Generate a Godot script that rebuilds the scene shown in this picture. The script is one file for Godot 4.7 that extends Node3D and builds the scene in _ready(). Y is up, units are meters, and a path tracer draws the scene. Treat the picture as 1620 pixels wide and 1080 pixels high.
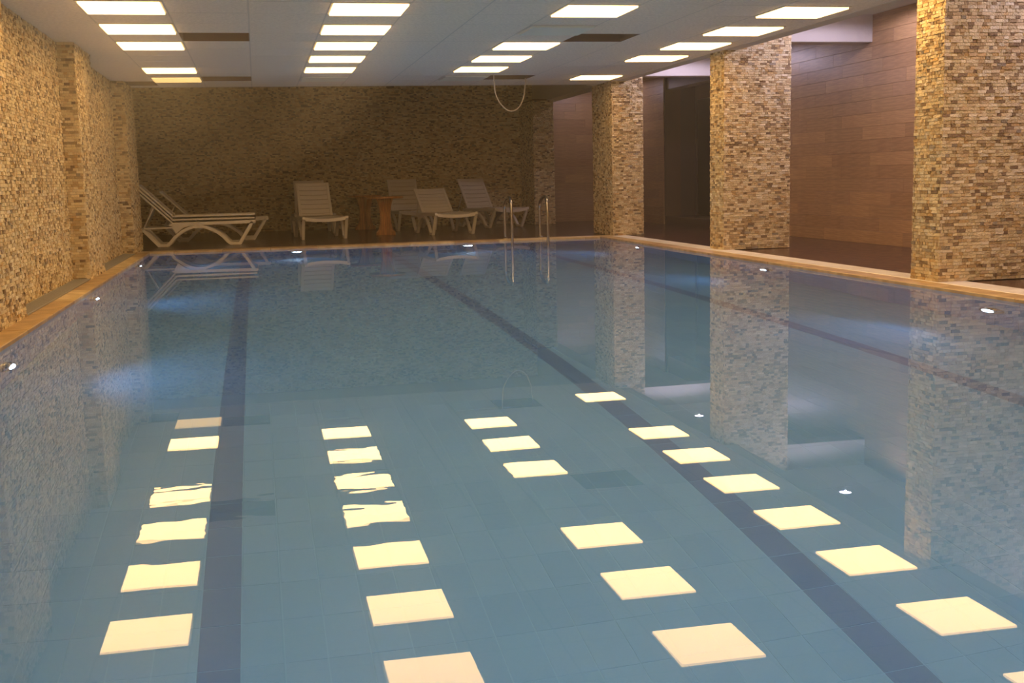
extends Node3D

# Indoor pool hall. Water level is y = 0, the camera stands at x = z = 0, the far end is towards -z. Metres.

const CEIL := 2.18          # underside of the tiled ceiling
const SOFFIT := 2.285       # underside of the plaster soffit and the beams
const AISLE := 2.585        # underside of the aisle ceiling
const DECK := 0.02
const POOL_L := -1.42
const POOL_R := 4.72
const POOL_FAR := -15.68
const POOL_NEAR := -1.0
const DEPTH := 1.25
const RIGHT_X := 6.87
const HIGH := 2.95          # underside of the slab over the far deck
const FAR_Z := -21.5
const NEAR_Z := 3.0

const PANEL_COLOR := Color(1.0, 0.79, 0.50)      # warm tubes behind the opal sheets
const PANEL_GLOW := 4.6
const PANEL_ENERGY := 0.38
const SPOT_COLOR := Color(0.92, 0.87, 1.0)
const SPOT_ENERGY := 1.15
const POOL_LIGHT_COLOR := Color(0.76, 0.88, 1.0)
const POOL_LIGHT_ENERGY := 0.48

var rng := RandomNumberGenerator.new()
var names := {}
var M := {}
var cam: Camera3D


func _ready() -> void:
	rng.seed = 20417
	cam = Camera3D.new()
	cam.name = "camera"
	cam.fov = 33.0198
	cam.near = 0.05
	cam.far = 200.0
	cam.position = Vector3(0, 0.86, 0)
	cam.rotation_order = EULER_ORDER_YXZ
	cam.rotation = Vector3(-0.140309, -0.213221, -0.024310)
	add_child(cam)
	cam.current = true

	var env := Environment.new()
	env.background_mode = Environment.BG_COLOR
	env.background_color = Color(0, 0, 0)
	env.tonemap_mode = Environment.TONE_MAPPER_LINEAR
	env.tonemap_exposure = 1.16
	env.volumetric_fog_enabled = true
	env.volumetric_fog_density = 0.0056
	env.volumetric_fog_albedo = Color(1, 1, 1)
	env.sdfgi_enabled = true
	env.ssao_enabled = true
	env.ssil_enabled = true
	var we := WorldEnvironment.new()
	we.name = "world_environment"
	we.environment = env
	add_child(we)

	materials()
	light_panels()
	aisle_downlights()
	pool()
	underwater_lights()
	deck()
	coping()
	ceiling()
	wall_left()
	wall_far()
	wall_right()
	wall_near()
	pillars()
	loungers()
	tables()
	ladder()
	grilles()
	cable()
	mist()


# ---------------------------------------------------------------- helpers

func numbered(called: String) -> String:
	var n: int = names.get(called, 0)
	names[called] = n + 1
	return called if n == 0 else "%s_%03d" % [called, n]


func thing(called: String, label: String, category: String, at := Vector3.ZERO, turn := 0.0, group := "") -> Node3D:
	var o := Node3D.new()
	o.name = numbered(called)
	add_child(o)
	o.position = at
	o.rotation.y = turn
	o.set_meta("label", label)
	o.set_meta("category", category)
	if group != "":
		o.set_meta("group", group)
	return o


func structure(called: String, label := "") -> Node3D:
	var o := Node3D.new()
	o.name = called
	add_child(o)
	o.set_meta("kind", "structure")
	if label != "":
		o.set_meta("label", label)
	return o


func put(called: String, mesh: Mesh, mat: Material, parent: Node, at := Vector3.ZERO) -> MeshInstance3D:
	var o := MeshInstance3D.new()
	o.name = called
	o.mesh = mesh
	o.material_override = mat
	o.position = at
	parent.add_child(o, true)
	return o


func begin() -> SurfaceTool:
	var st := SurfaceTool.new()
	st.begin(Mesh.PRIMITIVE_TRIANGLES)
	st.set_smooth_group(-1)
	return st


func tri(st: SurfaceTool, a: Vector3, b: Vector3, c: Vector3) -> void:
	# a, b, c run counter-clockwise seen from outside
	st.add_vertex(a)
	st.add_vertex(c)
	st.add_vertex(b)


func quad(st: SurfaceTool, a: Vector3, b: Vector3, c: Vector3, d: Vector3) -> void:
	tri(st, a, b, c)
	tri(st, a, c, d)


func done(st: SurfaceTool) -> ArrayMesh:
	st.generate_normals()
	return st.commit()


# a box between two corners whose edges are chamfered by r
func add_box(st: SurfaceTool, lo: Vector3, hi: Vector3, r := 0.0, xf := Transform3D.IDENTITY) -> void:
	var c := (lo + hi) / 2.0
	var h := (hi - lo) / 2.0
	r = minf(r, minf(h.x, minf(h.y, h.z)) * 0.9)
	if r <= 0.0:
		for ax in 3:
			for s: float in [-1.0, 1.0]:
				var n := Vector3.ZERO
				n[ax] = s
				var u := Vector3.ZERO
				u[(ax + 1) % 3] = 1.0
				var v := Vector3.ZERO
				v[(ax + 2) % 3] = 1.0
				if s < 0:
					var w := u
					u = v
					v = w
				quad(st, xf * (c + (n - u - v) * h), xf * (c + (n + u - v) * h), xf * (c + (n + u + v) * h), xf * (c + (n - u + v) * h))
		return
	var pt := func(ax: int, sx: float, sy: float, sz: float) -> Vector3:
		var s := Vector3(sx, sy, sz)
		var p := s * (h - Vector3(r, r, r))
		p[ax] += s[ax] * r
		return xf * (c + p)
	for ax in 3:
		var a1 := (ax + 1) % 3
		var a2 := (ax + 2) % 3
		for s: float in [-1.0, 1.0]:
			var q := []
			for k: Array in [[-1.0, -1.0], [1.0, -1.0], [1.0, 1.0], [-1.0, 1.0]]:
				var v := Vector3.ZERO
				v[ax] = s
				v[a1] = k[0] * s
				v[a2] = k[1]
				q.append(pt.call(ax, v.x, v.y, v.z))
			quad(st, q[0], q[1], q[2], q[3])
		# edges along ax
		for s1: float in [-1.0, 1.0]:
			for s2: float in [-1.0, 1.0]:
				var v0 := Vector3.ZERO
				v0[ax] = -1.0
				v0[a1] = s1
				v0[a2] = s2
				var v1 := v0
				v1[ax] = 1.0
				var p0: Vector3 = pt.call(a1, v0.x, v0.y, v0.z)
				var p1: Vector3 = pt.call(a1, v1.x, v1.y, v1.z)
				var p2: Vector3 = pt.call(a2, v1.x, v1.y, v1.z)
				var p3: Vector3 = pt.call(a2, v0.x, v0.y, v0.z)
				if s1 * s2 > 0:
					quad(st, p0, p3, p2, p1)
				else:
					quad(st, p0, p1, p2, p3)
	for sx: float in [-1.0, 1.0]:
		for sy: float in [-1.0, 1.0]:
			for sz: float in [-1.0, 1.0]:
				var px: Vector3 = pt.call(0, sx, sy, sz)
				var py: Vector3 = pt.call(1, sx, sy, sz)
				var pz: Vector3 = pt.call(2, sx, sy, sz)
				if sx * sy * sz > 0:
					tri(st, px, py, pz)
				else:
					tri(st, px, pz, py)


func box_mesh(lo: Vector3, hi: Vector3, r := 0.0) -> ArrayMesh:
	var st := begin()
	add_box(st, lo, hi, r)
	return done(st)


# a flat outline (counter-clockwise in x-y) given thickness along z
func add_prism(st: SurfaceTool, poly: PackedVector2Array, z0: float, z1: float, xf := Transform3D.IDENTITY) -> void:
	if Geometry2D.is_polygon_clockwise(poly):
		poly = poly.duplicate()
		poly.reverse()
	var idx := Geometry2D.triangulate_polygon(poly)
	for i in range(0, idx.size(), 3):
		var a := poly[idx[i]]
		var b := poly[idx[i + 1]]
		var c := poly[idx[i + 2]]
		if (b - a).cross(c - a) < 0:
			var t := b
			b = c
			c = t
		tri(st, xf * Vector3(a.x, a.y, z1), xf * Vector3(b.x, b.y, z1), xf * Vector3(c.x, c.y, z1))
		tri(st, xf * Vector3(a.x, a.y, z0), xf * Vector3(c.x, c.y, z0), xf * Vector3(b.x, b.y, z0))
	for i in poly.size():
		var a := poly[i]
		var b := poly[(i + 1) % poly.size()]
		quad(st, xf * Vector3(a.x, a.y, z0), xf * Vector3(b.x, b.y, z0), xf * Vector3(b.x, b.y, z1), xf * Vector3(a.x, a.y, z1))


func strip_poly(path: Array, half: float, join := Geometry2D.JOIN_MITER) -> PackedVector2Array:
	return Geometry2D.offset_polyline(PackedVector2Array(path), half, join, Geometry2D.END_BUTT)[0]


# a round tube along points
func tube_mesh(pts: Array, radius: float, sides := 12) -> ArrayMesh:
	var st := SurfaceTool.new()
	st.begin(Mesh.PRIMITIVE_TRIANGLES)
	st.set_smooth_group(0)
	var rings := []
	var side := Vector3.ZERO
	for i in pts.size():
		var t: Vector3 = (pts[mini(i + 1, pts.size() - 1)] - pts[maxi(i - 1, 0)]).normalized()
		if side == Vector3.ZERO:
			side = t.cross(Vector3.RIGHT if absf(t.x) < 0.9 else Vector3.UP).normalized()
		side = (side - t * side.dot(t)).normalized()
		var up := t.cross(side)
		var ring := []
		for k in sides:
			var a := TAU * k / sides
			ring.append(pts[i] + (side * cos(a) + up * sin(a)) * radius)
		rings.append(ring)
	for i in rings.size() - 1:
		for k in sides:
			var j := (k + 1) % sides
			quad(st, rings[i][k], rings[i][j], rings[i + 1][j], rings[i + 1][k])
	for k in sides:
		var j := (k + 1) % sides
		tri(st, pts[0], rings[0][j], rings[0][k])
		tri(st, pts[-1], rings[-1][k], rings[-1][j])
	return done(st)


# a profile of (radius, height) turned round the y axis
func lathe_mesh(profile: Array, sides := 40) -> ArrayMesh:
	var st := begin()
	for i in profile.size() - 1:
		var a: Vector2 = profile[i]
		var b: Vector2 = profile[i + 1]
		for k in sides:
			var t0 := TAU * k / sides
			var t1 := TAU * (k + 1) / sides
			var d0 := Vector3(cos(t0), 0, -sin(t0))
			var d1 := Vector3(cos(t1), 0, -sin(t1))
			var p := d0 * a.x + Vector3(0, a.y, 0)
			var q := d1 * a.x + Vector3(0, a.y, 0)
			var r := d1 * b.x + Vector3(0, b.y, 0)
			var s := d0 * b.x + Vector3(0, b.y, 0)
			if a.x > 0.00001:
				tri(st, p, q, r)
			if b.x > 0.00001:
				tri(st, p, r, s)
	return done(st)


func smooth_points(pts: Array, per := 8) -> Array:
	var c := Curve3D.new()
	for i in pts.size():
		var t: Vector3 = (pts[mini(i + 1, pts.size() - 1)] - pts[maxi(i - 1, 0)]) / 6.0
		c.add_point(pts[i], -t, t)
	var out := []
	for i in pts.size() - 1:
		for k in per:
			out.append(c.sample(i, k / float(per)))
	out.append(pts[-1])
	return out


func noise_texture(size: int, freq: float, seed_: int, as_normal := false, bump := 6.0, ramp: Gradient = null) -> NoiseTexture2D:
	var n := FastNoiseLite.new()
	n.seed = seed_
	n.noise_type = FastNoiseLite.TYPE_SIMPLEX_SMOOTH
	n.frequency = freq
	n.fractal_octaves = 4
	var t := NoiseTexture2D.new()
	t.width = size
	t.height = size
	t.seamless = true
	t.noise = n
	t.as_normal_map = as_normal
	t.bump_strength = bump
	if ramp:
		t.color_ramp = ramp
	return t


func ramp2(a: Color, b: Color, lo := 0.25, hi := 0.75) -> Gradient:
	var g := Gradient.new()
	g.offsets = PackedFloat32Array([lo, hi])
	g.colors = PackedColorArray([a, b])
	return g


func mat(called: String, color: Color, rough := 0.6, metal := 0.0) -> StandardMaterial3D:
	var m := StandardMaterial3D.new()
	m.resource_name = called
	m.albedo_color = color
	m.roughness = rough
	m.metallic = metal
	M[called] = m
	return m


func triplanar(m: StandardMaterial3D, scale_: float, in_world := true) -> void:
	m.uv1_triplanar = true
	m.uv1_world_triplanar = in_world
	m.uv1_scale = Vector3.ONE * scale_


func glowing(called: String, color: Color, energy: float) -> StandardMaterial3D:
	var m := mat(called, Color(0.9, 0.9, 0.9), 0.4)
	m.emission_enabled = true
	m.emission = color
	m.emission_energy_multiplier = energy
	return m


func materials() -> void:
	var m := mat("split_stone", Color(1, 1, 1), 0.82)
	m.vertex_color_use_as_albedo = true
	m.normal_enabled = true
	m.normal_texture = noise_texture(512, 0.02, 5, true, 14.0)
	m.normal_scale = 1.3
	triplanar(m, 5.0)
	mat("stone_bed", Color(0.56, 0.46, 0.33), 0.95)

	m = mat("ceiling_tile", Color(0.97, 0.93, 0.88), 0.9)
	m.albedo_texture = noise_texture(256, 0.05, 11, false, 1.0, ramp2(Color(0.94, 0.94, 0.94), Color(1, 1, 1)))
	triplanar(m, 2.0)
	mat("ceiling_grid", Color(0.84, 0.81, 0.77), 0.6)
	m = mat("plaster", Color(0.80, 0.77, 0.74), 0.9)
	m.normal_enabled = true
	m.normal_texture = noise_texture(256, 0.03, 13, true, 3.0)
	m.normal_scale = 0.25
	triplanar(m, 1.5)
	mat("recess_board", Color(0.55, 0.46, 0.40), 0.9)

	m = mat("deck_tile", Color(0.34, 0.22, 0.18), 0.26)
	m.albedo_texture = noise_texture(512, 0.008, 21, false, 1.0, ramp2(Color(0.82, 0.80, 0.80), Color(1, 1, 1)))
	m.roughness_texture = noise_texture(512, 0.02, 22, false, 1.0, ramp2(Color(0.7, 0.7, 0.7), Color(1, 1, 1)))
	triplanar(m, 0.7)

	for i in 4:
		var c: Color = [Color(0.84, 0.74, 0.56), Color(0.79, 0.68, 0.50), Color(0.75, 0.63, 0.45), Color(0.87, 0.78, 0.61)][i]
		m = mat("travertine_%d" % i, c, 0.42)
		m.albedo_texture = noise_texture(256, 0.012, 31 + i, false, 1.0, ramp2(Color(0.86, 0.84, 0.80), Color(1, 1, 1)))
		triplanar(m, 1.4)
	m = mat("white_marble", Color(1.0, 0.985, 0.965), 0.35)
	m.albedo_texture = noise_texture(256, 0.012, 41, false, 1.0, ramp2(Color(0.93, 0.92, 0.90), Color(1, 1, 1)))
	triplanar(m, 1.0)

	for i in 4:
		var c: Color = [Color(0.69, 0.54, 0.38), Color(0.67, 0.515, 0.36), Color(0.73, 0.57, 0.40), Color(0.68, 0.53, 0.385)][i]
		m = mat("wood_look_%d" % i, c, 0.45)
		var n := noise_texture(512, 0.006, 51 + i, false, 1.0, ramp2(Color(0.90, 0.89, 0.88), Color(1, 1, 1)))
		m.albedo_texture = n
		m.uv1_triplanar = true
		m.uv1_world_triplanar = true
		m.uv1_scale = Vector3(1.1, 14.0, 1.1)
	mat("plank_joint", Color(0.38, 0.27, 0.19), 0.9)
	mat("door_dark", Color(0.10, 0.075, 0.06), 0.5)
	mat("door_frame", Color(0.30, 0.22, 0.17), 0.5)

	for i in 3:
		mat("pool_tile_%d" % i, [Color(0.45, 0.695, 0.91), Color(0.44, 0.685, 0.905), Color(0.46, 0.70, 0.915)][i], 0.3)
	for i in 2:
		mat("lane_tile_%d" % i, [Color(0.36, 0.56, 0.80), Color(0.35, 0.55, 0.79)][i], 0.3)
	mat("pool_grout", Color(0.51, 0.74, 0.93), 0.8)

	m = mat("lounger_plastic", Color(0.90, 0.86, 0.80), 0.45)
	mat("glide", Color(0.80, 0.72, 0.60), 0.6)
	m = mat("beech", Color(0.80, 0.56, 0.29), 0.5)
	m.albedo_texture = noise_texture(256, 0.01, 71, false, 1.0, ramp2(Color(0.84, 0.80, 0.76), Color(1, 1, 1)))
	m.uv1_triplanar = true
	m.uv1_scale = Vector3(9.0, 1.5, 9.0)
	mat("steel", Color(0.78, 0.77, 0.75), 0.16, 1.0)
	mat("grille_metal", Color(0.60, 0.60, 0.60), 0.4, 0.3)
	mat("cable_white", Color(0.88, 0.82, 0.74), 0.5)
	mat("lamp_frame", Color(0.86, 0.84, 0.80), 0.5)
	glowing("panel_lit", PANEL_COLOR, PANEL_GLOW)
	glowing("panel_failing", Color(1.0, 0.80, 0.46), 1.1)
	mat("panel_off", Color(0.93, 0.93, 0.88), 0.5)
	glowing("spot_lit", SPOT_COLOR, 14.0)
	glowing("pool_lens", POOL_LIGHT_COLOR, 16.0)


# ---------------------------------------------------------------- lamps

const PANEL_X := [-1.169, 0.631, 2.431, 4.231]
const PANEL_S := 0.559

func panel_z(k: int) -> float:
	return -7.649 - 1.2 * k


func ordinal(n: int) -> String:
	return ["farthest", "second farthest", "third farthest", "fourth farthest", "fifth farthest", "sixth farthest", "seventh farthest", "eighth farthest", "ninth farthest", "tenth farthest", "eleventh farthest", "twelfth farthest"][n]


func light_panels() -> void:
	var st := begin()
	var h := PANEL_S / 2.0
	# a thin rim round the sheet, standing a little proud of the tiles
	for s: float in [-1.0, 1.0]:
		add_box(st, Vector3(-h - 0.018, -0.006, s * (h + 0.009) - 0.009), Vector3(h + 0.018, 0.03, s * (h + 0.009) + 0.009), 0.002)
		add_box(st, Vector3(s * (h + 0.009) - 0.009, -0.006, -h), Vector3(s * (h + 0.009) + 0.009, 0.03, h), 0.002)
	var frame := done(st)
	var sheet := box_mesh(Vector3(-h, -0.018, -h), Vector3(h, 0.012, h))
	var tray := box_mesh(Vector3(-h - 0.015, 0.03, -h - 0.015), Vector3(h + 0.015, 0.06, h + 0.015))
	var rows := [[-6, -5, -4, -3, -2, -1, 0, 1, 2, 3, 5, 6], [-6, -5, -4, -3, -2, -1, 0, 1, 2, 3, 4, 5, 6], [-6, -5, -4, -3, -2, -1, 0, 1, 2, 3, 4, 5, 6], [-6, -5, -4, -3, -2, -1, 0, 1, 2, 3, 4, 6]]
	var where := ["the row along the left wall", "the second row from the left", "the third row from the left", "the row along the pillars"]
	for c in 4:
		var lit_order := 0
		var ks: Array = rows[c].duplicate()
		ks.reverse()
		for k: int in ks:
			var off: bool = (c == 1 and k == 6) or (c == 2 and (k == 2 or k == 6))
			var failing: bool = c == 0 and k == 6
			var label := ""
			if failing:
				label = "dim yellowish square ceiling panel at the far end of " + where[c]
			elif off:
				label = ("unlit milky ceiling panel among lit ones in " if k == 2 else "unlit milky ceiling panel at the far end of ") + where[c]
			elif k <= -2:
				label = "%s ceiling panel overhead, out of view, in %s" % [["nearest", "second nearest", "third nearest", "fourth nearest", "fifth nearest"][k + 6], where[c]]
			else:
				label = "%s brightly lit square ceiling panel of %s" % [ordinal(lit_order), where[c]]
				lit_order += 1
			var o := thing("light_panel", label, "ceiling light", Vector3(PANEL_X[c] + h, CEIL, panel_z(k) - h), 0.0, "square light panels in the tiled ceiling")
			put("frame", frame, M.lamp_frame, o)
			put("diffuser", sheet, M.panel_off if off else M.panel_failing if failing else M.panel_lit, o)
			put("tray", tray, M.lamp_frame, o)
			if off:
				continue
			var l := AreaLight3D.new()
			l.name = "panel_light"
			l.area_size = Vector2(PANEL_S, PANEL_S)
			l.light_color = PANEL_COLOR
			l.light_energy = PANEL_ENERGY * (0.15 if failing else 1.0)
			l.area_range = 40.0
			l.area_attenuation = 2.0
			l.shadow_enabled = true
			l.rotation.x = -PI / 2
			l.position.y = -0.02
			o.add_child(l)


func aisle_downlights() -> void:
	var ring := lathe_mesh([Vector2(0.062, 0.0), Vector2(0.062, -0.004), Vector2(0.085, -0.006), Vector2(0.092, 0.0)], 32)
	var disc := lathe_mesh([Vector2(0.0, 0.002), Vector2(0.0, -0.001), Vector2(0.062, -0.001), Vector2(0.062, 0.002)], 32)
	var zs := [-20.3, -15.33, -11.08, -6.83, -2.6]
	var lab := ["round white downlight in the aisle ceiling beside the far wood-look wall", "round white downlight mirrored in the water between the middle and far pillars", "round white downlight mirrored in the water between the near and middle pillars", "round white downlight in the aisle ceiling beside the nearest pillar", "round white downlight in the aisle ceiling nearest the photographer"]
	for i in 5:
		var o := thing("aisle_downlight", lab[i], "downlight", Vector3(6.05, AISLE, zs[i]), 0.0, "downlights in the aisle ceiling")
		put("rim", ring, M.lamp_frame, o)
		put("lamp_disc", disc, M.spot_lit, o)
		var l := SpotLight3D.new()
		l.name = "downlight_beam"
		l.light_color = SPOT_COLOR
		l.light_energy = SPOT_ENERGY * (0.35 if i == 0 else 1.0)
		l.spot_angle = 88.0
		l.spot_angle_attenuation = 0.2
		l.spot_range = 40.0
		l.spot_attenuation = 2.0
		l.light_size = 0.01
		l.shadow_enabled = true
		l.rotation.x = -PI / 2
		l.position.y = -0.012
		o.add_child(l)


func underwater_lights() -> void:
	# round lamps set in the basin walls
	var body := lathe_mesh([Vector2(0.0, 0.0), Vector2(0.12, 0.0), Vector2(0.12, 0.02), Vector2(0.105, 0.04), Vector2(0.068, 0.045), Vector2(0.068, 0.03)], 36)
	var lens := lathe_mesh([Vector2(0.068, 0.03), Vector2(0.068, 0.045), Vector2(0.05, 0.054), Vector2(0.025, 0.06), Vector2(0.0, 0.061)], 32)
	# the lathe's axis is y; these turn it to look into the pool
	var spots := [
		[Vector3(POOL_L, -0.66, -6.75), Vector3.RIGHT, "glowing underwater lamp in the left pool side nearest the camera"],
		[Vector3(POOL_L, -0.66, -10.3), Vector3.RIGHT, "glowing underwater lamp midway along the left pool side"],
		[Vector3(POOL_L, -0.66, -14.1), Vector3.RIGHT, "glowing underwater lamp at the far end of the left pool side"],
		[Vector3(0.48, -0.58, POOL_FAR), Vector3.BACK, "glowing underwater lamp in the far pool end below the loungers"],
		[Vector3(2.80, -0.58, POOL_FAR), Vector3.BACK, "glowing underwater lamp in the far pool end left of the ladder"],
		[Vector3(POOL_R, -0.62, -13.95), Vector3.LEFT, "glowing underwater lamp in the pool side below the far pillar"],
		[Vector3(POOL_R, -0.62, -10.2), Vector3.LEFT, "glowing underwater lamp in the pool side below the middle pillar"],
		[Vector3(POOL_R, -0.62, -6.72), Vector3.LEFT, "glowing underwater lamp in the pool side below the nearest pillar"],
		[Vector3(POOL_L, -0.66, -2.0), Vector3.RIGHT, "glowing underwater lamp in the left pool side outside the view"],
		[Vector3(POOL_R, -0.62, -2.0), Vector3.LEFT, "glowing underwater lamp in the right pool side outside the view"],
		[Vector3(0.48, -0.58, POOL_NEAR), Vector3.FORWARD, "glowing underwater lamp in the near pool end left of the middle"],
		[Vector3(2.80, -0.58, POOL_NEAR), Vector3.FORWARD, "glowing underwater lamp in the near pool end right of the middle"],
	]
	for s: Array in spots:
		var n: Vector3 = s[1]
		var o := thing("underwater_light", s[2], "pool light", s[0], 0.0, "lamps below the waterline")
		o.basis = Basis(n.cross(Vector3.UP).normalized(), n, n.cross(Vector3.UP).normalized().cross(n))
		put("housing", body, M.steel, o)
		put("lamp_lens", lens, M.pool_lens, o)
		var l := SpotLight3D.new()
		l.name = "pool_beam"
		l.light_color = POOL_LIGHT_COLOR
		l.light_energy = POOL_LIGHT_ENERGY
		l.spot_angle = 62.0
		l.spot_angle_attenuation = 0.4
		l.spot_range = 40.0
		l.spot_attenuation = 2.0
		l.light_size = 0.05
		l.shadow_enabled = true
		l.rotation.x = PI / 2
		l.position.y = 0.075
		o.add_child(l)


# ---------------------------------------------------------------- pool

func in_frame(p: Vector3, margin := 30.0) -> bool:
	var q := cam.transform.affine_inverse() * p
	if q.z > -0.2:
		return false
	var f := 540.0 / tan(deg_to_rad(cam.fov) / 2.0)
	return absf(f * q.x / -q.z) < 810.0 + margin and absf(f * q.y / -q.z) < 540.0 + margin


func pool() -> void:
	var o := thing("swimming_pool", "pool basin of pale blue tiles with darker lane lines", "pool")
	var t := 0.25
	var floor_ := put("basin_floor", box_mesh(Vector3(POOL_L - t, -DEPTH - 0.25, POOL_FAR - t), Vector3(POOL_R + t, -DEPTH, POOL_NEAR + t)), M.pool_grout, o)
	# floor tiles, 124 by 248 mm
	var pitch := 0.124
	var cells := []
	for k in range(-9, 40):
		var x0 := -0.24 + pitch * k
		var lane := k == 0 or k == 15 or k == 30
		var z := POOL_NEAR
		while z - 2.0 * pitch > POOL_FAR - 0.01:
			var c := Vector3(x0 + pitch / 2, -DEPTH, z - pitch)
			# where this tile shows through the surface, roughly
			var shown := Vector3(c.x, -DEPTH * 0.6, c.z)
			cells.append([shown.distance_to(cam.position) if in_frame(shown, 0.0) else 1000.0 + c.distance_to(cam.position), c, lane, rng.randi() % 3])
			z -= 2.0 * pitch
	cells.sort_custom(func(a, b): return a[0] < b[0])
	var g := 0.002
	var tile := box_mesh(Vector3(-pitch / 2 + g, -0.004, -pitch + g), Vector3(pitch / 2 - g, 0.0012, pitch - g), 0.0008)
	var rest := {}
	for i in cells.size():
		var c: Array = cells[i]
		var kind: String = "lane_tile_%d" % (c[3] % 2) if c[2] else "pool_tile_%d" % c[3]
		if i < 300:
			put("lane_tile" if c[2] else "floor_tile", tile, M[kind], floor_, c[1])
		else:
			if not rest.has(kind):
				rest[kind] = begin()
			var p: Vector3 = c[1]
			add_box(rest[kind], p + Vector3(-pitch / 2 + g, -0.004, -pitch + g), p + Vector3(pitch / 2 - g, 0.0012, pitch - g), 0.0)
	for kind: String in rest:
		put("floor_tiling", done(rest[kind]), M[kind], floor_).set_meta("kind", "stuff")
	# basin walls with their own tiling
	var walls := [
		[Vector3(POOL_L - t, -DEPTH, POOL_FAR - t), Vector3(POOL_L - 0.004, -0.012, POOL_NEAR + t)],
		[Vector3(POOL_R + 0.004, -DEPTH, POOL_FAR - t), Vector3(POOL_R + t, -0.012, POOL_NEAR + t)],
		[Vector3(POOL_L - 0.004, -DEPTH, POOL_FAR - t), Vector3(POOL_R + 0.004, -0.012, POOL_FAR - 0.004)],
		[Vector3(POOL_L - 0.004, -DEPTH, POOL_NEAR + 0.004), Vector3(POOL_R + 0.004, -0.012, POOL_NEAR + t)],
	]
	for w: Array in walls:
		put("basin_wall", box_mesh(w[0], w[1]), M.pool_grout, o)
	var st := begin()
	for j in 10:
		var y1 := -0.014 - pitch * j
		var y0 := maxf(y1 - pitch + 0.004, -DEPTH + 0.003)
		var n := int((POOL_NEAR - POOL_FAR) / (2 * pitch))
		for k in n + 1:
			var z1 := POOL_NEAR - 2 * pitch * k - 0.002
			var z0 := maxf(z1 - 2 * pitch + 0.004, POOL_FAR + 0.004)
			add_box(st, Vector3(POOL_L - 0.005, y0, z0), Vector3(POOL_L, y1, z1))
			add_box(st, Vector3(POOL_R, y0, z0), Vector3(POOL_R + 0.005, y1, z1))
		n = int((POOL_R - POOL_L) / (2 * pitch))
		for k in n + 1:
			var x0 := POOL_L + 2 * pitch * k + 0.002
			var x1 := minf(x0 + 2 * pitch - 0.004, POOL_R)
			add_box(st, Vector3(x0, y0, POOL_FAR - 0.005), Vector3(x1, y1, POOL_FAR))
			add_box(st, Vector3(x0, y0, POOL_NEAR), Vector3(x1, y1, POOL_NEAR + 0.005))
	put("wall_tiling", done(st), M.pool_tile_0, o).set_meta("kind", "stuff")

	# the water, a solid body whose flanks end inside the tiles
	var e := 0.002
	var lo := Vector3(POOL_L - e, -DEPTH - e, POOL_FAR - e)
	var hi := Vector3(POOL_R + e, 0.0, POOL_NEAR + e)
	var ws := SurfaceTool.new()
	ws.begin(Mesh.PRIMITIVE_TRIANGLES)
	ws.set_smooth_group(-1)
	var size := hi - lo
	for f in 6:
		var ax := f % 3
		var s := 1.0 if f < 3 else 0.0
		var u := Vector3.ZERO
		u[(ax + 1) % 3] = 1.0
		var v := Vector3.ZERO
		v[(ax + 2) % 3] = 1.0
		if s == 0.0:
			var w := u
			u = v
			v = w
		var b := Vector3.ZERO
		b[ax] = s
		var q := [b, b + u, b + u + v, b, b + u + v, b + v]
		for i: int in [0, 2, 1, 3, 5, 4]:
			var p: Vector3 = q[i]
			ws.set_uv(Vector2(p.x, 1.0 - p.z) if ax == 1 else Vector2(p.x + p.z, p.y))
			ws.add_vertex(lo + p * size)
	ws.generate_normals()
	ws.generate_tangents()
	var wm := StandardMaterial3D.new()
	wm.resource_name = "water"
	wm.albedo_color = Color(0.97, 1.0, 1.0, 0.0)
	wm.transparency = BaseMaterial3D.TRANSPARENCY_ALPHA
	wm.roughness = 0.0
	wm.refraction_enabled = true
	wm.refraction_scale = 0.033
	wm.normal_enabled = true
	wm.normal_texture = ripple_texture(size.x, size.z)
	wm.normal_scale = 1.0
	var water := put("pool_water", ws.commit(), wm, self)
	water.set_meta("label", "calm clear water filling the tiled pool")
	water.set_meta("category", "water")


# slopes of a nearly still surface; a small patch near the middle left still rings from a disturbance
func ripple_texture(wx: float, wz: float) -> ImageTexture:
	var W := 768
	var H := 1536
	var swell := FastNoiseLite.new()
	swell.seed = 3
	swell.frequency = 0.9
	swell.fractal_octaves = 2
	var fine := FastNoiseLite.new()
	fine.seed = 9
	fine.frequency = 9.0
	fine.fractal_octaves = 2
	var data := PackedFloat32Array()
	data.resize(W * H)
	for j in H:
		var z := POOL_FAR + wz * (1.0 - (j + 0.5) / H)
		for i in W:
			var x := POOL_L + wx * (i + 0.5) / W
			var h := 0.00012 * swell.get_noise_2d(x, z * 0.8)
			var dx := (x + 0.0) / 0.55
			var dz := (z + 3.2) / 0.42
			var patch := exp(-(dx * dx + dz * dz))
			if patch > 0.01:
				h += 0.0001 * patch * fine.get_noise_2d(x * 0.7, z * 1.4)
			data[j * W + i] = h
	var img := Image.create(W, H, false, Image.FORMAT_RGBF)
	var sx := wx / W
	var sz := wz / H
	for j in H:
		for i in W:
			var gx := (data[j * W + mini(i + 1, W - 1)] - data[j * W + maxi(i - 1, 0)]) / (2 * sx)
			var gy := (data[maxi(j - 1, 0) * W + i] - data[mini(j + 1, H - 1) * W + i]) / (2 * sz)
			img.set_pixel(i, j, Color(0.5 - gx * 0.5, 0.5 - gy * 0.5, 1.0))
	return ImageTexture.create_from_image(img)


# ---------------------------------------------------------------- floor and coping

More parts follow.
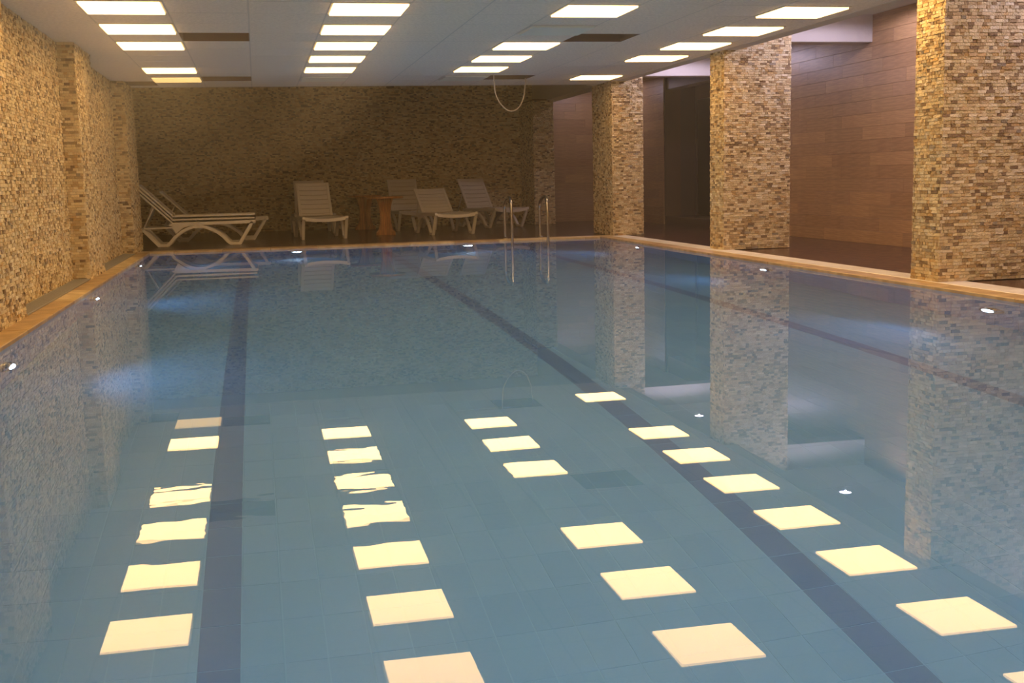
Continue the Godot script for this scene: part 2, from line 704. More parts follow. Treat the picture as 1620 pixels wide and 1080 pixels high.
func deck() -> void:
	var o := structure("floor", "dark brown polished tile floor round the pool")
	put("deck_slab", box_mesh(Vector3(-2.6, -0.3, FAR_Z - 0.2), Vector3(RIGHT_X + 0.1, DECK, POOL_FAR - 0.29)), M.deck_tile, o)
	put("deck_slab", box_mesh(Vector3(5.12, -0.3, POOL_FAR - 0.29), Vector3(RIGHT_X + 0.1, DECK, NEAR_Z)), M.deck_tile, o)
	put("deck_slab", box_mesh(Vector3(-2.0, -0.3, POOL_NEAR + 0.3), Vector3(5.12, DECK, NEAR_Z)), M.deck_tile, o)
	put("step", box_mesh(Vector3(RIGHT_X + 0.02, -0.3, -19.0), Vector3(9.2, 0.16, -16.4), 0.01), M.deck_tile, o)


func coping_run(called: String, label: String, along_z: bool, a: float, b: float, from: float, to: float, length: float, top: float, tones: Array) -> void:
	var o := structure(called, label)
	var p := from
	var i := 0
	while p < to - 0.01:
		var q := minf(p + length, to)
		if to - q < 0.2:
			q = to
		var lo := Vector3(a, -0.012, p + 0.001) if along_z else Vector3(p + 0.001, -0.012, a)
		var hi := Vector3(b, top, q - 0.001) if along_z else Vector3(q - 0.001, top, b)
		put("coping_stone", box_mesh(lo, hi, 0.005), M[tones[rng.randi() % tones.size()]], o)
		p = q
		i += 1


func coping() -> void:
	var tr := ["travertine_0", "travertine_1", "travertine_2", "travertine_3"]
	coping_run("trim_1", "beige stone coping along the left pool side", true, -1.70, POOL_L + 0.02, POOL_FAR, POOL_NEAR, 0.92, 0.024, tr)
	coping_run("trim_2", "beige stone coping along the pillar side of the pool", true, POOL_R - 0.02, 4.88, POOL_FAR, POOL_NEAR, 0.92, 0.024, ["travertine_1", "travertine_2"])
	coping_run("trim_3", "narrow beige stone coping across the far pool end", false, POOL_FAR - 0.29, POOL_FAR + 0.02, -1.72, 5.12, 0.62, 0.024, tr)
	coping_run("trim_4", "beige stone coping across the near pool end", false, POOL_NEAR - 0.02, POOL_NEAR + 0.3, -1.72, 4.90, 0.62, 0.024, tr)
	coping_run("trim_5", "white marble strip between the pillars", true, 4.88, 5.12, POOL_FAR, POOL_NEAR, 1.3, 0.026, ["white_marble"])


# ---------------------------------------------------------------- ceiling

func ceiling() -> void:
	var o := structure("ceiling", "suspended ceiling of pale square tiles with plaster soffits and beams")
	var g0x := -1.789
	var g0z := -8.829
	var end_z := -16.33
	var tile := box_mesh(Vector3(-0.296, 0.0, -0.296), Vector3(0.296, 0.015, 0.296), 0.003)
	var lamps := {}
	for n in get_children():
		if String(n.name).begins_with("light_panel"):
			lamps[Vector2i(roundi((n.position.x - g0x) / 0.6 - 0.5), roundi((g0z - n.position.z) / 0.6 - 0.5))] = true
	var open_ := {Vector2i(2, 3): true, Vector2i(8, 3): true, Vector2i(2, 10): true, Vector2i(8, 10): true, Vector2i(0, 11): true}
	var cut := box_mesh(Vector3(-0.296, 0.0, -0.147), Vector3(0.296, 0.015, 0.147), 0.003)
	var side_cut := box_mesh(Vector3(-0.095, 0.0, -0.296), Vector3(0.095, 0.015, 0.296), 0.003)
	var first := -ceili((NEAR_Z - g0z) / 0.6)
	for kz in range(first, 13):
		for kx in 12:
			var key := Vector2i(kx, kz)
			if lamps.has(key):
				continue
			var c := Vector3(g0x + 0.6 * (kx + 0.5), CEIL, g0z - 0.6 * (kz + 0.5))
			if open_.has(key):
				# a tile is missing: the raw board above shows
				var st := begin()
				add_box(st, c + Vector3(-0.3, 0.10, -0.3), c + Vector3(0.3, 0.13, 0.3))
				for s: float in [-1.0, 1.0]:
					add_box(st, c + Vector3(-0.3, 0.0, s * 0.296 - 0.004), c + Vector3(0.3, 0.10, s * 0.296 + 0.004))
					add_box(st, c + Vector3(s * 0.296 - 0.004, 0.0, -0.292), c + Vector3(s * 0.296 + 0.004, 0.10, 0.292))
				put("open_bay", done(st), M.recess_board, o)
			elif kx == 11:
				put("ceiling_tile", side_cut, M.ceiling_tile, o, Vector3((g0x + 6.6 + 5.0) / 2, CEIL, c.z))
			elif kz == 12:
				put("ceiling_tile", cut, M.ceiling_tile, o, Vector3(c.x, CEIL, (g0z - 7.2 + end_z) / 2))
			else:
				var t := put("ceiling_tile", tile, M.ceiling_tile, o, c)
				t.position.y += rng.randf_range(0.0, 0.0015)
	# the bars that carry the tiles
	var bars := begin()
	for kx in 12:
		var x := g0x + 0.6 * kx
		add_box(bars, Vector3(x - 0.007, CEIL + 0.001, end_z), Vector3(x + 0.007, CEIL + 0.02, NEAR_Z))
	for kz in range(first, 13):
		var z := g0z - 0.6 * kz
		add_box(bars, Vector3(g0x, CEIL + 0.0015, z - 0.007), Vector3(5.0, CEIL + 0.02, z + 0.007))
	put("grid_bars", done(bars), M.ceiling_grid, o)
	put("edge_strip", box_mesh(Vector3(5.0, CEIL - 0.004, end_z), Vector3(5.15, AISLE + 0.1, NEAR_Z), 0.003), M.plaster, o)
	put("plenum_slab", box_mesh(Vector3(-2.6, CEIL + 0.16, end_z + 0.1), Vector3(5.15, CEIL + 0.36, NEAR_Z + 0.2)), M.plaster, o)
	put("far_slab", box_mesh(Vector3(-2.9, HIGH, FAR_Z - 0.3), Vector3(5.43, HIGH + 0.3, end_z + 0.1)), M.plaster, o)
	put("beam", box_mesh(Vector3(5.16, 2.235, FAR_Z), Vector3(5.43, HIGH, -16.72), 0.004), M.plaster, o)
	put("edge_strip", box_mesh(Vector3(-1.80, CEIL - 0.003, end_z - 0.03), Vector3(5.15, HIGH + 0.01, end_z), 0.002), M.plaster, o)
	put("aisle_slab", box_mesh(Vector3(5.15, AISLE, FAR_Z - 0.2), Vector3(9.4, AISLE + 0.3, NEAR_Z + 0.2)), M.plaster, o)
	for z: float in [-8.0, -12.37, -16.5, -3.7]:
		put("beam", box_mesh(Vector3(5.15, SOFFIT, z), Vector3(RIGHT_X + 0.05, AISLE + 0.01, z + 0.25), 0.006), M.plaster, o)


# ---------------------------------------------------------------- split-stone cladding

# linear base colours of the stone pieces and how often each comes
const STONE := [
	[Color(0.78, 0.63, 0.37), 28], [Color(0.72, 0.55, 0.31), 26], [Color(0.82, 0.69, 0.46), 16], [Color(0.59, 0.42, 0.22), 12],
	[Color(0.43, 0.30, 0.15), 8], [Color(0.29, 0.19, 0.10), 6], [Color(0.37, 0.30, 0.21), 2], [Color(0.62, 0.41, 0.18), 6],
]
const STONE_H := 0.024
const STONE_L := [0.036, 0.036, 0.050, 0.072]
var stone_arrays := []      # [length index][shape] -> [vertices, normals]
var stone_meshes := {}
var stone_pick := []

func make_stones() -> void:
	for i in STONE.size():
		for k in STONE[i][1]:
			stone_pick.append(i)
	for li in STONE_L.size():
		var shapes := []
		for s in 3:
			var w: float = STONE_L[li] / 2.0 - 0.0004
			var h := STONE_H / 2.0 - 0.0004
			var f := []
			for k in 4:
				f.append(rng.randf_range(-0.0045, 0.0045))
			var b := 0.0020
			# u to the right, v up, n outwards; the face is inset by b and each corner stands out on its own
			var back := [Vector3(-w, -h, -0.012), Vector3(w, -h, -0.012), Vector3(w, h, -0.012), Vector3(-w, h, -0.012)]
			var face := [Vector3(-w + b * rng.randf(), -h + b * rng.randf(), f[0]), Vector3(w - b * rng.randf(), -h + b * rng.randf(), f[1]), Vector3(w - b * rng.randf(), h - b * rng.randf(), f[2]), Vector3(-w + b * rng.randf(), h - b * rng.randf(), f[3])]
			var vs := PackedVector3Array()
			var ns := PackedVector3Array()
			var faces := [[face[0], face[1], face[2], face[3]]]
			for k in 4:
				var j := (k + 1) % 4
				faces.append([back[k], back[j], face[j], face[k]])
			for q: Array in faces:
				var n: Vector3 = (q[1] - q[0]).cross(q[3] - q[0]).normalized()
				for p: Vector3 in q:
					vs.append(p)
					ns.append(n)
			shapes.append([vs, ns])
		stone_arrays.append(shapes)


func stone_mesh(li: int, s: int, c: int) -> ArrayMesh:
	var key := Vector3i(li, s, c)
	if not stone_meshes.has(key):
		var a := []
		a.resize(Mesh.ARRAY_MAX)
		var colors := PackedColorArray()
		var idx := PackedInt32Array()
		for k in 20:
			colors.append(STONE[c][0])
		for f in 5:
			for k: int in [0, 2, 1, 0, 3, 2]:
				idx.append(f * 4 + k)
		a[Mesh.ARRAY_VERTEX] = stone_arrays[li][s][0]
		a[Mesh.ARRAY_NORMAL] = stone_arrays[li][s][1]
		a[Mesh.ARRAY_COLOR] = colors
		a[Mesh.ARRAY_INDEX] = idx
		var m := ArrayMesh.new()
		m.add_surface_from_arrays(Mesh.PRIMITIVE_TRIANGLES, a)
		stone_meshes[key] = m
	return stone_meshes[key]


# lay stones over rectangles: each is [corner, direction to the right seen from outside, width, height]; the nearest 300 in view become pieces of their own
func clad(parent: Node3D, rects: Array, singles := 300) -> void:
	if stone_arrays.is_empty():
		make_stones()
	var clump := FastNoiseLite.new()
	clump.seed = 77
	clump.frequency = 2.6
	var all := []
	for r: Array in rects:
		var o: Vector3 = r[0]
		var u: Vector3 = r[1]
		var n := u.cross(Vector3.UP).normalized()
		var facing: bool = (cam.position - o).dot(n) > 0.0
		var rows := int(r[3] / STONE_H)
		for j in rows + 1:
			var y := (j + 0.5) * STONE_H
			if y + STONE_H / 2 > r[3] + 0.002:
				continue
			var x := 0.0
			var first := true
			while x < r[2] - 0.002:
				var li := rng.randi() % 4
				var L: float = STONE_L[li]
				# the first piece of a row is a cut one, and the last fills what is left
				var w := L * rng.randf_range(0.45, 1.0) if first else L
				first = false
				if r[2] - (x + w) < 0.016:
					w = r[2] - x
				var p := o + u * (x + w / 2) + Vector3(0, y, 0) + n * rng.randf_range(-0.0045, 0.0045)
				x += w
				var c: int = stone_pick[rng.randi() % stone_pick.size()]
				if clump.get_noise_3dv(p) > 0.28 and rng.randf() < 0.35:
					c = [3, 4, 5, 7][rng.randi() % 4]
				all.append([p.distance_squared_to(cam.position) if facing and in_frame(p, 0.0) else 1e6, p, Basis(u * (w / L), Vector3.UP, n), li, rng.randi() % 3, c])
	var near := all.duplicate()
	near.sort_custom(func(a, c): return a[0] < c[0])
	var limit: float = near[mini(singles, near.size() - 1)][0] if singles > 0 else -1.0
	var V := PackedVector3Array()
	var N := PackedVector3Array()
	var C := PackedColorArray()
	var I := PackedInt32Array()
	for s: Array in all:
		var b: Basis = s[2]
		if s[0] < limit:
			var piece := put("stone", stone_mesh(s[3], s[4], s[5]), M.split_stone, parent, s[1])
			piece.basis = b
			continue
		var at := V.size()
		var p: Vector3 = s[1]
		var col: Color = STONE[s[5]][0]
		var k := rng.randf_range(0.88, 1.1)
		col = Color(col.r * k, col.g * k, col.b * k)
		var vs: PackedVector3Array = Transform3D(b, p) * (stone_arrays[s[3]][s[4]][0] as PackedVector3Array)
		var ns: PackedVector3Array = Transform3D(b, Vector3.ZERO) * (stone_arrays[s[3]][s[4]][1] as PackedVector3Array)
		V.append_array(vs)
		N.append_array(ns)
		for q in 20:
			C.append(col)
		for f in 5:
			var a := at + f * 4
			I.append_array(PackedInt32Array([a, a + 2, a + 1, a, a + 3, a + 2]))
	var a := []
	a.resize(Mesh.ARRAY_MAX)
	a[Mesh.ARRAY_VERTEX] = V
	a[Mesh.ARRAY_NORMAL] = N
	a[Mesh.ARRAY_COLOR] = C
	a[Mesh.ARRAY_INDEX] = I
	var m := ArrayMesh.new()
	m.add_surface_from_arrays(Mesh.PRIMITIVE_TRIANGLES, a)
	put("stonework", m, M.split_stone, parent).set_meta("kind", "stuff")


const RECESS_X := -1.70
const PILASTER_X := -1.55
const PILASTERS := [[-3.0, -4.1], [-7.1, -8.2], [-11.3, -12.35], [-15.35, -16.45]]

func wall_left() -> void:
	var o := structure("wall_left", "left wall of split beige stone with shallow pilasters")
	put("backing", box_mesh(Vector3(RECESS_X - 0.3, -0.02, -16.45), Vector3(RECESS_X - 0.008, CEIL + 0.2, NEAR_Z)), M.stone_bed, o)
	var H := CEIL - DECK
	var rects := []
	var z := -2.4
	for p: Array in PILASTERS:
		put("pilaster_core", box_mesh(Vector3(RECESS_X - 0.01, DECK, p[1] + 0.01), Vector3(PILASTER_X - 0.01, CEIL + 0.1, p[0] - 0.01)), M.stone_bed, o)
		if z > p[0]:
			rects.append([Vector3(RECESS_X, DECK, z), Vector3.FORWARD, z - p[0], H])
		rects.append([Vector3(RECESS_X, DECK, p[0]), Vector3.RIGHT, PILASTER_X - RECESS_X, H])
		rects.append([Vector3(PILASTER_X, DECK, p[0]), Vector3.FORWARD, p[0] - p[1], H])
		rects.append([Vector3(PILASTER_X, DECK, p[1]), Vector3.LEFT, PILASTER_X - RECESS_X, H])
		z = p[1]
	# stones run towards -z, so their right-hand side seen from the pool is towards -z
	for r: Array in rects:
		if r[1] == Vector3.FORWARD:
			r[0] = r[0] + Vector3.FORWARD * r[2]
			r[1] = Vector3.BACK
		# faces turned to +z keep RIGHT; faces turned to -z keep LEFT
	for r: Array in rects:
		if r[1] == Vector3.BACK:
			r[0] = r[0] + Vector3.BACK * r[2]
			r[1] = Vector3.FORWARD
	clad(o, rects)
	put("return_wall", box_mesh(Vector3(-2.7, -0.02, -16.45), Vector3(RECESS_X - 0.3, HIGH + 0.1, -16.15)), M.stone_bed, o)
	put("return_wall", box_mesh(Vector3(-2.9, -0.02, FAR_Z - 0.2), Vector3(-2.6, HIGH + 0.1, -16.15)), M.stone_bed, o)


func wall_far() -> void:
	var o := structure("wall_far", "far wall of split stone ending in a strip of wood-look planks")
	put("backing", box_mesh(Vector3(-2.9, -0.02, FAR_Z - 0.3), Vector3(RIGHT_X + 0.3, HIGH + 0.1, FAR_Z - 0.012)), M.stone_bed, o)
	clad(o, [[Vector3(-2.6, DECK, FAR_Z), Vector3.RIGHT, 7.76, HIGH - DECK]], 0)
	planks(o, Vector3(5.28, DECK, FAR_Z), Vector3.RIGHT, RIGHT_X - 5.28, AISLE - DECK)


# rows of wood-look planks; u runs to the right seen from outside
func planks(o: Node3D, at: Vector3, u: Vector3, width: float, height: float) -> void:
	var n := u.cross(Vector3.UP).normalized()
	var b := Basis(u, Vector3.UP, n)
	var row := 0.148
	var rows := ceili(height / row)
	for j in rows:
		var y0 := j * row
		var y1 := minf(y0 + row, height)
		var x: float = -0.9 * [0.0, 0.45, 0.2, 0.7][j % 4]
		while x < width:
			var x0 := maxf(x, 0.0)
			var x1 := minf(x + 0.9, width)
			if x1 - x0 > 0.03 and y1 - y0 > 0.02:
				var m := box_mesh(Vector3(x0 + 0.0008, y0 + 0.0009, -0.012), Vector3(x1 - 0.0008, y1 - 0.0009, rng.randf_range(0.0, 0.0012)), 0.0012)
				var p := put("plank", m, M["wood_look_%d" % (rng.randi() % 4)], o, at)
				p.basis = b
			x += 0.9


func wall_right() -> void:
	var o := structure("wall_right", "aisle wall clad in brown wood-look planks")
	var t := 0.3
	put("backing", box_mesh(Vector3(RIGHT_X + 0.012, -0.02, -16.4), Vector3(RIGHT_X + t, AISLE + 0.1, NEAR_Z)), M.plank_joint, o)
	put("backing", box_mesh(Vector3(RIGHT_X + 0.012, -0.02, FAR_Z), Vector3(RIGHT_X + t, AISLE + 0.1, -19.0)), M.plank_joint, o)
	planks(o, Vector3(RIGHT_X, DECK, -6.0), Vector3.FORWARD, 10.4, AISLE - DECK)
	planks(o, Vector3(RIGHT_X, DECK, -19.0), Vector3.FORWARD, -19.0 - FAR_Z, AISLE - DECK)
	put("lintel", box_mesh(Vector3(RIGHT_X + 0.05, 2.30, -19.0), Vector3(RIGHT_X + t, AISLE + 0.1, -16.4)), M.door_frame, o)
	put("lobby_wall", box_mesh(Vector3(7.17, -0.02, -20.0), Vector3(9.4, AISLE + 0.1, -19.0)), M.door_frame, o)
	put("lobby_wall", box_mesh(Vector3(9.2, -0.02, -19.0), Vector3(9.4, AISLE + 0.1, -16.2)), M.door_frame, o)
	put("lobby_wall", box_mesh(Vector3(RIGHT_X + t, -0.02, -16.4), Vector3(9.4, AISLE + 0.1, -16.1)), M.door_frame, o)
	var d := structure("door_1", "dark door in the shaded opening between the pillars")
	var xd := 7.45
	put("door_leaf", box_mesh(Vector3(xd, 0.17, -18.93), Vector3(xd + 0.05, 2.12, -17.95), 0.004), M.door_dark, d)
	put("door_leaf", box_mesh(Vector3(xd, 0.17, -17.94), Vector3(xd + 0.05, 2.12, -16.95), 0.004), M.door_dark, d)
	var st := begin()
	add_box(st, Vector3(xd - 0.02, 2.12, -19.0), Vector3(xd + 0.1, AISLE, -16.4))
	add_box(st, Vector3(xd - 0.02, 0.16, -19.0), Vector3(xd + 0.1, 2.12, -18.94))
	add_box(st, Vector3(xd - 0.02, 0.16, -16.94), Vector3(xd + 0.1, 2.12, -16.4))
	put("door_frame", done(st), M.door_frame, d)


func wall_near() -> void:
	var o := structure("wall_near", "plain wall behind the photographer")
	put("backing", box_mesh(Vector3(-2.0, -0.3, NEAR_Z), Vector3(RIGHT_X + 0.3, AISLE + 0.3, NEAR_Z + 0.2)), M.plaster, o)


func pillars() -> void:
	var list := [
		[4.89, 5.78, -8.0, -7.63, "nearest square pillar of split beige stone, at the right edge"],
		[5.0, 5.78, -12.33, -11.93, "middle square pillar of split beige stone beside the pool"],
		[4.92, 5.38, -16.72, -15.75, "square pillar of split beige stone at the far pool corner"],
		[4.90, 5.28, FAR_Z + 0.012, -20.4, "dim stone pillar against the far wall, behind the ladder"],
	]
	for i in 4:
		var p: Array = list[i]
		var o := thing("stone_pillar", p[4], "pillar", Vector3.ZERO, 0.0, "stone pillars along the pool")
		var e := 0.009
		put("core", box_mesh(Vector3(p[0] + e, DECK + 0.006, p[2] + e), Vector3(p[1] - e, (AISLE if i < 3 else 2.235) + 0.02, p[3] - e)), M.stone_bed, o)
		var H := (AISLE if i < 3 else 2.235) - DECK - 0.006
		var y := DECK + 0.006
		clad(o, [
			[Vector3(p[0], y, p[3]), Vector3.RIGHT, p[1] - p[0], H],
			[Vector3(p[0], y, p[2]), Vector3.BACK, p[3] - p[2], H],
			[Vector3(p[1], y, p[3]), Vector3.FORWARD, p[3] - p[2], H],
			[Vector3(p[1], y, p[2]), Vector3.LEFT, p[1] - p[0], H],
		], 300 if i < 2 else 0)


# ---------------------------------------------------------------- furniture

# a plastic sun lounger: x runs from the head to the foot, z across, the back raised by angle
func lounger(label: String, at: Vector3, turn: float, angle: float, nest := 0) -> void:
	var o := thing("sun_lounger", label, "sun lounger", at, turn, "white plastic sun loungers on the far deck")
	o.scale = Vector3(0.91, 0.93, 1.0)
	var W := 0.32       # half width to the outside of the side frames
	# the side frames of a stacked lounger slip down inside those of the one below
	var F := W - 0.046 * nest
	var down := -0.05 / 0.93 * nest
	var hinge := Vector2(0.44, 0.335)
	# side frames: feet, arch, rail
	for s: float in [-1.0, 1.0]:
		var st := begin()
		var z0 := s * F - 0.022
		var z1 := s * F + 0.022
		var path := [Vector2(0.0, 0.285), Vector2(0.235, 0.025), Vector2(0.365, 0.025)]
		for k in range(0, 13):
			var t := k / 12.0
			path.append(Vector2(0.40 + 0.88 * t, 0.055 + 0.245 * sin(PI * t) ** 0.8))
		path.append_array([Vector2(1.32, 0.025), Vector2(1.46, 0.025), Vector2(1.665, 0.345)])
		add_prism(st, strip_poly(path, 0.022), z0, z1)
		add_prism(st, PackedVector2Array([Vector2(0.40, 0.315), Vector2(1.70, 0.325), Vector2(1.715, 0.34), Vector2(1.705, 0.375), Vector2(0.42, 0.352)]), z0, z1)
		add_prism(st, PackedVector2Array([Vector2(0.43, 0.33), Vector2(0.50, 0.20), Vector2(0.62, 0.29), Vector2(0.80, 0.33)]), z0 + 0.006, z1 - 0.006)
		add_prism(st, PackedVector2Array([Vector2(0.0, 0.272), Vector2(0.45, 0.282), Vector2(0.45, 0.302), Vector2(0.0, 0.298)]), z0, z1)
		put("side_frame", done(st), M.lounger_plastic, o, Vector3(0, down, 0))
		for fx: float in [0.30, 1.39]:
			put("foot_glide", box_mesh(Vector3(fx - 0.05, 0.0, s * F - 0.024), Vector3(fx + 0.05, 0.012, s * F + 0.024), 0.003), M.glide, o, Vector3(0, down, 0))
	# seat: rails along the sides, slats across that sag a little in the middle
	var seat := slatted(1.26, W - 0.022, 11, true)
	var seat_node := put("seat_frame", seat[0], M.lounger_plastic, o, Vector3(hinge.x, 0.338, 0))
	for m: ArrayMesh in seat[1]:
		put("slat", m, M.lounger_plastic, seat_node)
	var back := slatted(0.68, 0.265, 6, false)
	var back_node := put("backrest", back[0], M.lounger_plastic, o, Vector3(hinge.x, 0.35, 0))
	back_node.rotation = Vector3(0, PI, angle)
	back_node.basis = Basis(Vector3(-cos(angle), sin(angle), 0), Vector3(sin(angle), cos(angle), 0), Vector3(0, 0, -1))
	for m: ArrayMesh in back[1]:
		put("slat", m, M.lounger_plastic, back_node)
	# the bow that props the back up
	var on_back := Vector3(hinge.x, 0.35, 0) + Vector3(-cos(angle), sin(angle), 0) * 0.36
	for s: float in [-1.0, 1.0]:
		put("prop", tube_mesh([Vector3(0.015, 0.287 + down, s * (0.25 - 0.03 * nest)), on_back + Vector3(0, -0.01, s * (0.25 - 0.03 * nest))], 0.011, 8), M.lounger_plastic, o)
	put("prop_bar", tube_mesh([Vector3(0.015, 0.287 + down, -F + 0.01), Vector3(0.015, 0.287 + down, F - 0.01)], 0.012, 8), M.lounger_plastic, o)


# [rails and end bars, slats] of a bed that runs along +x from 0
func slatted(length: float, half: float, count: int, is_seat: bool) -> Array:
	var st := begin()
	var rail := 0.045
	for s: float in [-1.0, 1.0]:
		add_box(st, Vector3(0.0, 0.0, s * (half - rail / 2) - rail / 2), Vector3(length, 0.028, s * (half - rail / 2) + rail / 2), 0.006)
	# one end bar at each end, sagging in the middle like the slats
	var sag := func(z: float) -> float:
		return -0.026 * (1.0 - pow(z / half, 2.0)) if is_seat else -0.012 * (1.0 - pow(z / half, 2.0))
	var bar := func(t: SurfaceTool, x0: float, x1: float, thick: float) -> void:
		var w := half - (0.0 if thick > 0.02 else 0.04)
		var n := 8
		for k in n:
			var za := -w + 2.0 * w * k / n
			var zb := -w + 2.0 * w * (k + 1) / n
			var ya: float = sag.call(za) + 0.026
			var yb: float = sag.call(zb) + 0.026
			quad(t, Vector3(x0, ya, za), Vector3(x0, yb, zb), Vector3(x1, yb, zb), Vector3(x1, ya, za))
			quad(t, Vector3(x0, ya - thick, za), Vector3(x1, ya - thick, za), Vector3(x1, yb - thick, zb), Vector3(x0, yb - thick, zb))
			quad(t, Vector3(x1, ya, za), Vector3(x1, yb, zb), Vector3(x1, yb - thick, zb), Vector3(x1, ya - thick, za))
			quad(t, Vector3(x0, yb, zb), Vector3(x0, ya, za), Vector3(x0, ya - thick, za), Vector3(x0, yb - thick, zb))
	bar.call(st, length - 0.055, length + 0.012, 0.05 if is_seat else 0.026)
	bar.call(st, 0.01, 0.045, 0.024)
	var frame := done(st)
	var slats := []
	var pitch := (length - 0.10) / count
	for k in count:
		var t := begin()
		bar.call(t, 0.052 + pitch * k, 0.052 + pitch * (k + 1) - 0.014, 0.016)
		slats.append(done(t))
	return [frame, slats]


func loungers() -> void:
	# at: the head-end tip on the floor; turn 0 has the foot towards +x, -PI/2 towards the camera
	lounger("white sun lounger at the bottom of the stack at the left front", Vector3(-1.60, DECK, -17.30), 0.0, deg_to_rad(44.0))
	lounger("white sun lounger stacked second on the left front one, seen side-on", Vector3(-1.595, DECK + 0.05, -17.30), 0.0, deg_to_rad(44.0), 1)
	lounger("white sun lounger topmost of the stack at the left front", Vector3(-1.59, DECK + 0.10, -17.30), 0.0, deg_to_rad(44.0), 2)
	lounger("white sun lounger seen side-on, half hidden behind the left front stack", Vector3(-1.40, DECK, -18.60), 0.0, deg_to_rad(44.0))
	facing("white sun lounger facing the pool alone, left of the wooden tables", Vector3(0.965, DECK, -17.68), deg_to_rad(-86.0), deg_to_rad(53.0))
	facing("white sun lounger mostly hidden behind the one left of the tables", Vector3(0.92, DECK, -19.55), deg_to_rad(-89.0), deg_to_rad(60.0))
	facing("white sun lounger behind the front wooden table, back raised high", Vector3(2.64, DECK, -19.62), deg_to_rad(-86.0), deg_to_rad(57.0))
	facing("white sun lounger in front, right of the tables, back lowered", Vector3(2.95, DECK, -17.75), deg_to_rad(-84.0), deg_to_rad(35.0))
	facing("white sun lounger turned towards the ladder, rightmost of the row", Vector3(4.22, DECK, -19.75), deg_to_rad(-72.0), deg_to_rad(54.0))


# place a lounger by the middle between its front feet
func facing(label: String, front: Vector3, turn: float, angle: float) -> void:
	var d := Basis(Vector3.UP, turn) * Vector3(1.33, 0, 0)
	lounger(label, front - d, turn, angle)


func tables() -> void:
	table("round wooden side table with crossed curved boards, in front", Vector3(1.99, DECK, -18.55), 0.75, deg_to_rad(38.0))
	table("round wooden side table in the shadow behind the front one", Vector3(1.88, DECK, -20.9), 0.75, deg_to_rad(20.0))


func table(label: String, at: Vector3, _size: float, turn: float) -> void:
	var o := thing("side_table", label, "side table", at, turn, "round wooden side tables")
	put("table_top", lathe_mesh([Vector2(0.0, 0.575), Vector2(0.29, 0.575), Vector2(0.30, 0.582), Vector2(0.30, 0.604), Vector2(0.29, 0.610), Vector2(0.0, 0.610)], 48), M.beech, o)
	# two boards with hollowed sides cross in the middle
	var prof := []
	for k in 15:
		var t := k / 14.0
		var w := 0.10 + 0.085 * pow(absf(t - 0.52) / 0.52, 2.0)
		if t < 0.12:
			w = 0.195
		prof.append(Vector2(w, 0.575 * t))
	var poly := PackedVector2Array()
	for p: Vector2 in prof:
		poly.append(p)
	for k in prof.size():
		var p: Vector2 = prof[prof.size() - 1 - k]
		poly.append(Vector2(-p.x, p.y))
	for k in 2:
		var st := begin()
		add_prism(st, poly, -0.018 - 0.001 * k, 0.018 + 0.001 * k)
		var b := put("pedestal_board", done(st), M.beech, o)
		b.rotation.y = PI / 2 * k


func ladder() -> void:
	var o := thing("pool_ladder", "polished steel ladder with two bent handrails at the far pool end", "ladder")
	for x: float in [3.41, 3.92]:
		var pts := [Vector3(x, 0.0, -16.03), Vector3(x, 0.38, -16.03), Vector3(x, 0.48, -16.02), Vector3(x, 0.545, -15.96), Vector3(x, 0.59, -15.84), Vector3(x, 0.60, -15.70), Vector3(x, 0.55, -15.61), Vector3(x, 0.42, -15.58), Vector3(x, 0.0, -15.57), Vector3(x, -0.55, -15.57), Vector3(x, -1.0, -15.57)]
		put("handrail", tube_mesh(smooth_points(pts, 6), 0.021, 16), M.steel, o)
		put("floor_flange", lathe_mesh([Vector2(0.0, 0.0), Vector2(0.05, 0.0), Vector2(0.05, 0.008), Vector2(0.024, 0.02), Vector2(0.0, 0.02)], 24), M.steel, o, Vector3(x, 0.0235, -16.03))
	for y: float in [-0.28, -0.58, -0.88]:
		put("step", box_mesh(Vector3(3.41, y, -15.60), Vector3(3.92, y + 0.03, -15.53), 0.006), M.steel, o)


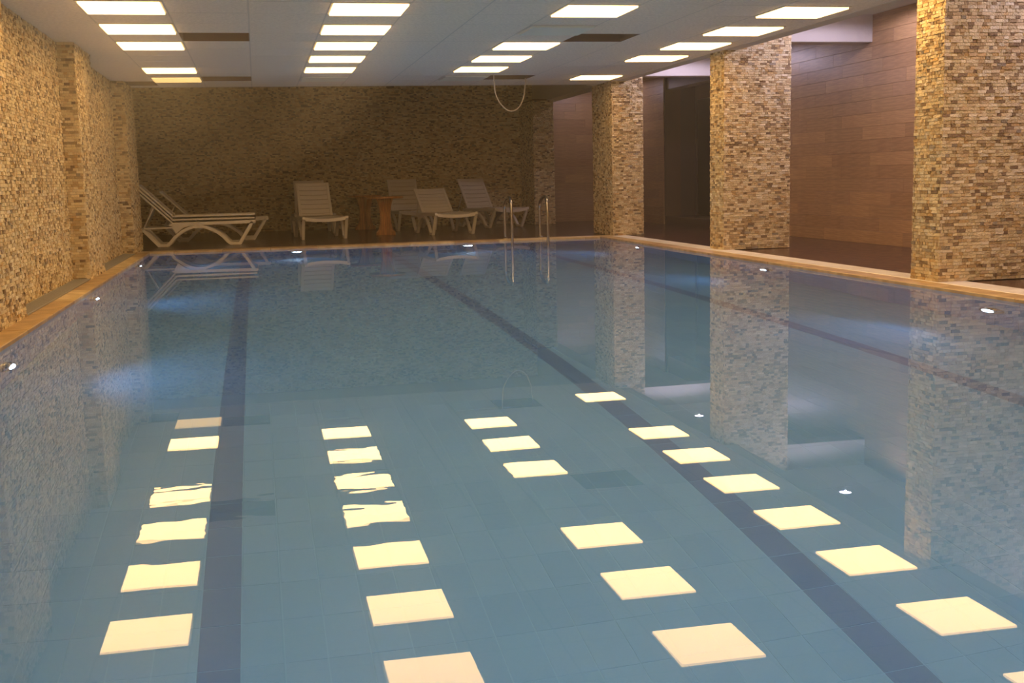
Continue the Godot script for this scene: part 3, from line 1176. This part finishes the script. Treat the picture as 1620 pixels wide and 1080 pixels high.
func grilles() -> void:
	var spans := [[-8.22, -11.28, "grey metal floor grille along the left wall, the nearer"], [-12.37, -15.33, "grey metal floor grille along the left wall, the farther"]]
	for s: Array in spans:
		var o := thing("floor_grille", s[2], "floor grille", Vector3(0, 0.0245, 0), 0.0, "grilles at the foot of the left wall")
		var st := begin()
		add_box(st, Vector3(-1.695, 0.0, s[1]), Vector3(-1.685, 0.012, s[0]), 0.002)
		add_box(st, Vector3(-1.560, 0.0, s[1]), Vector3(-1.550, 0.012, s[0]), 0.002)
		put("frame", done(st), M.grille_metal, o)
		var t := begin()
		var z: float = s[1] + 0.01
		while z < s[0] - 0.02:
			add_box(t, Vector3(-1.686, 0.0, z), Vector3(-1.559, 0.011, z + 0.018))
			z += 0.026
		put("slats", done(t), M.grille_metal, o).set_meta("kind", "stuff")


func cable() -> void:
	var p := [Vector3(3.09, 2.24, -15.0), Vector3(3.10, 2.12, -15.03), Vector3(3.135, 1.95, -15.1), Vector3(3.24, 1.81, -15.18), Vector3(3.36, 1.752, -15.25), Vector3(3.48, 1.80, -15.3), Vector3(3.555, 1.93, -15.33), Vector3(3.59, 2.10, -15.36), Vector3(3.60, 2.19, -15.37)]
	var o := put("hanging_cable", tube_mesh(smooth_points(p, 6), 0.008, 10), M.cable_white, self)
	o.set_meta("label", "pale cable hanging in a loop from an open ceiling bay")
	o.set_meta("category", "cable")


# steam that gathers over the warm water
func mist() -> void:
	fog("steam", "pale steam drifting under the ceiling along the left wall", "steam", Vector3(-0.9, 2.0, -9.0), Vector3(4.0, 2.5, 15.0), 0.009, Color(1, 1, 1), RenderingServer.FOG_VOLUME_SHAPE_ELLIPSOID)
	fog("steam_001", "thicker heart of the steam under the ceiling along the left wall", "steam", Vector3(-1.0, 2.0, -9.0), Vector3(2.6, 1.6, 10.0), 0.012, Color(1, 1, 1), RenderingServer.FOG_VOLUME_SHAPE_ELLIPSOID)


func fog(called: String, label: String, category: String, at: Vector3, size: Vector3, density: float, color: Color, shape: int) -> void:
	var f := FogVolume.new()
	f.name = called
	f.shape = shape
	f.size = size
	f.position = at
	var m := FogMaterial.new()
	m.density = density
	m.albedo = color
	f.material = m
	f.set_meta("label", label)
	f.set_meta("category", category)
	if category == "steam":
		f.set_meta("group", "steam over the pool hall")
	f.set_meta("kind", "stuff")
	add_child(f)
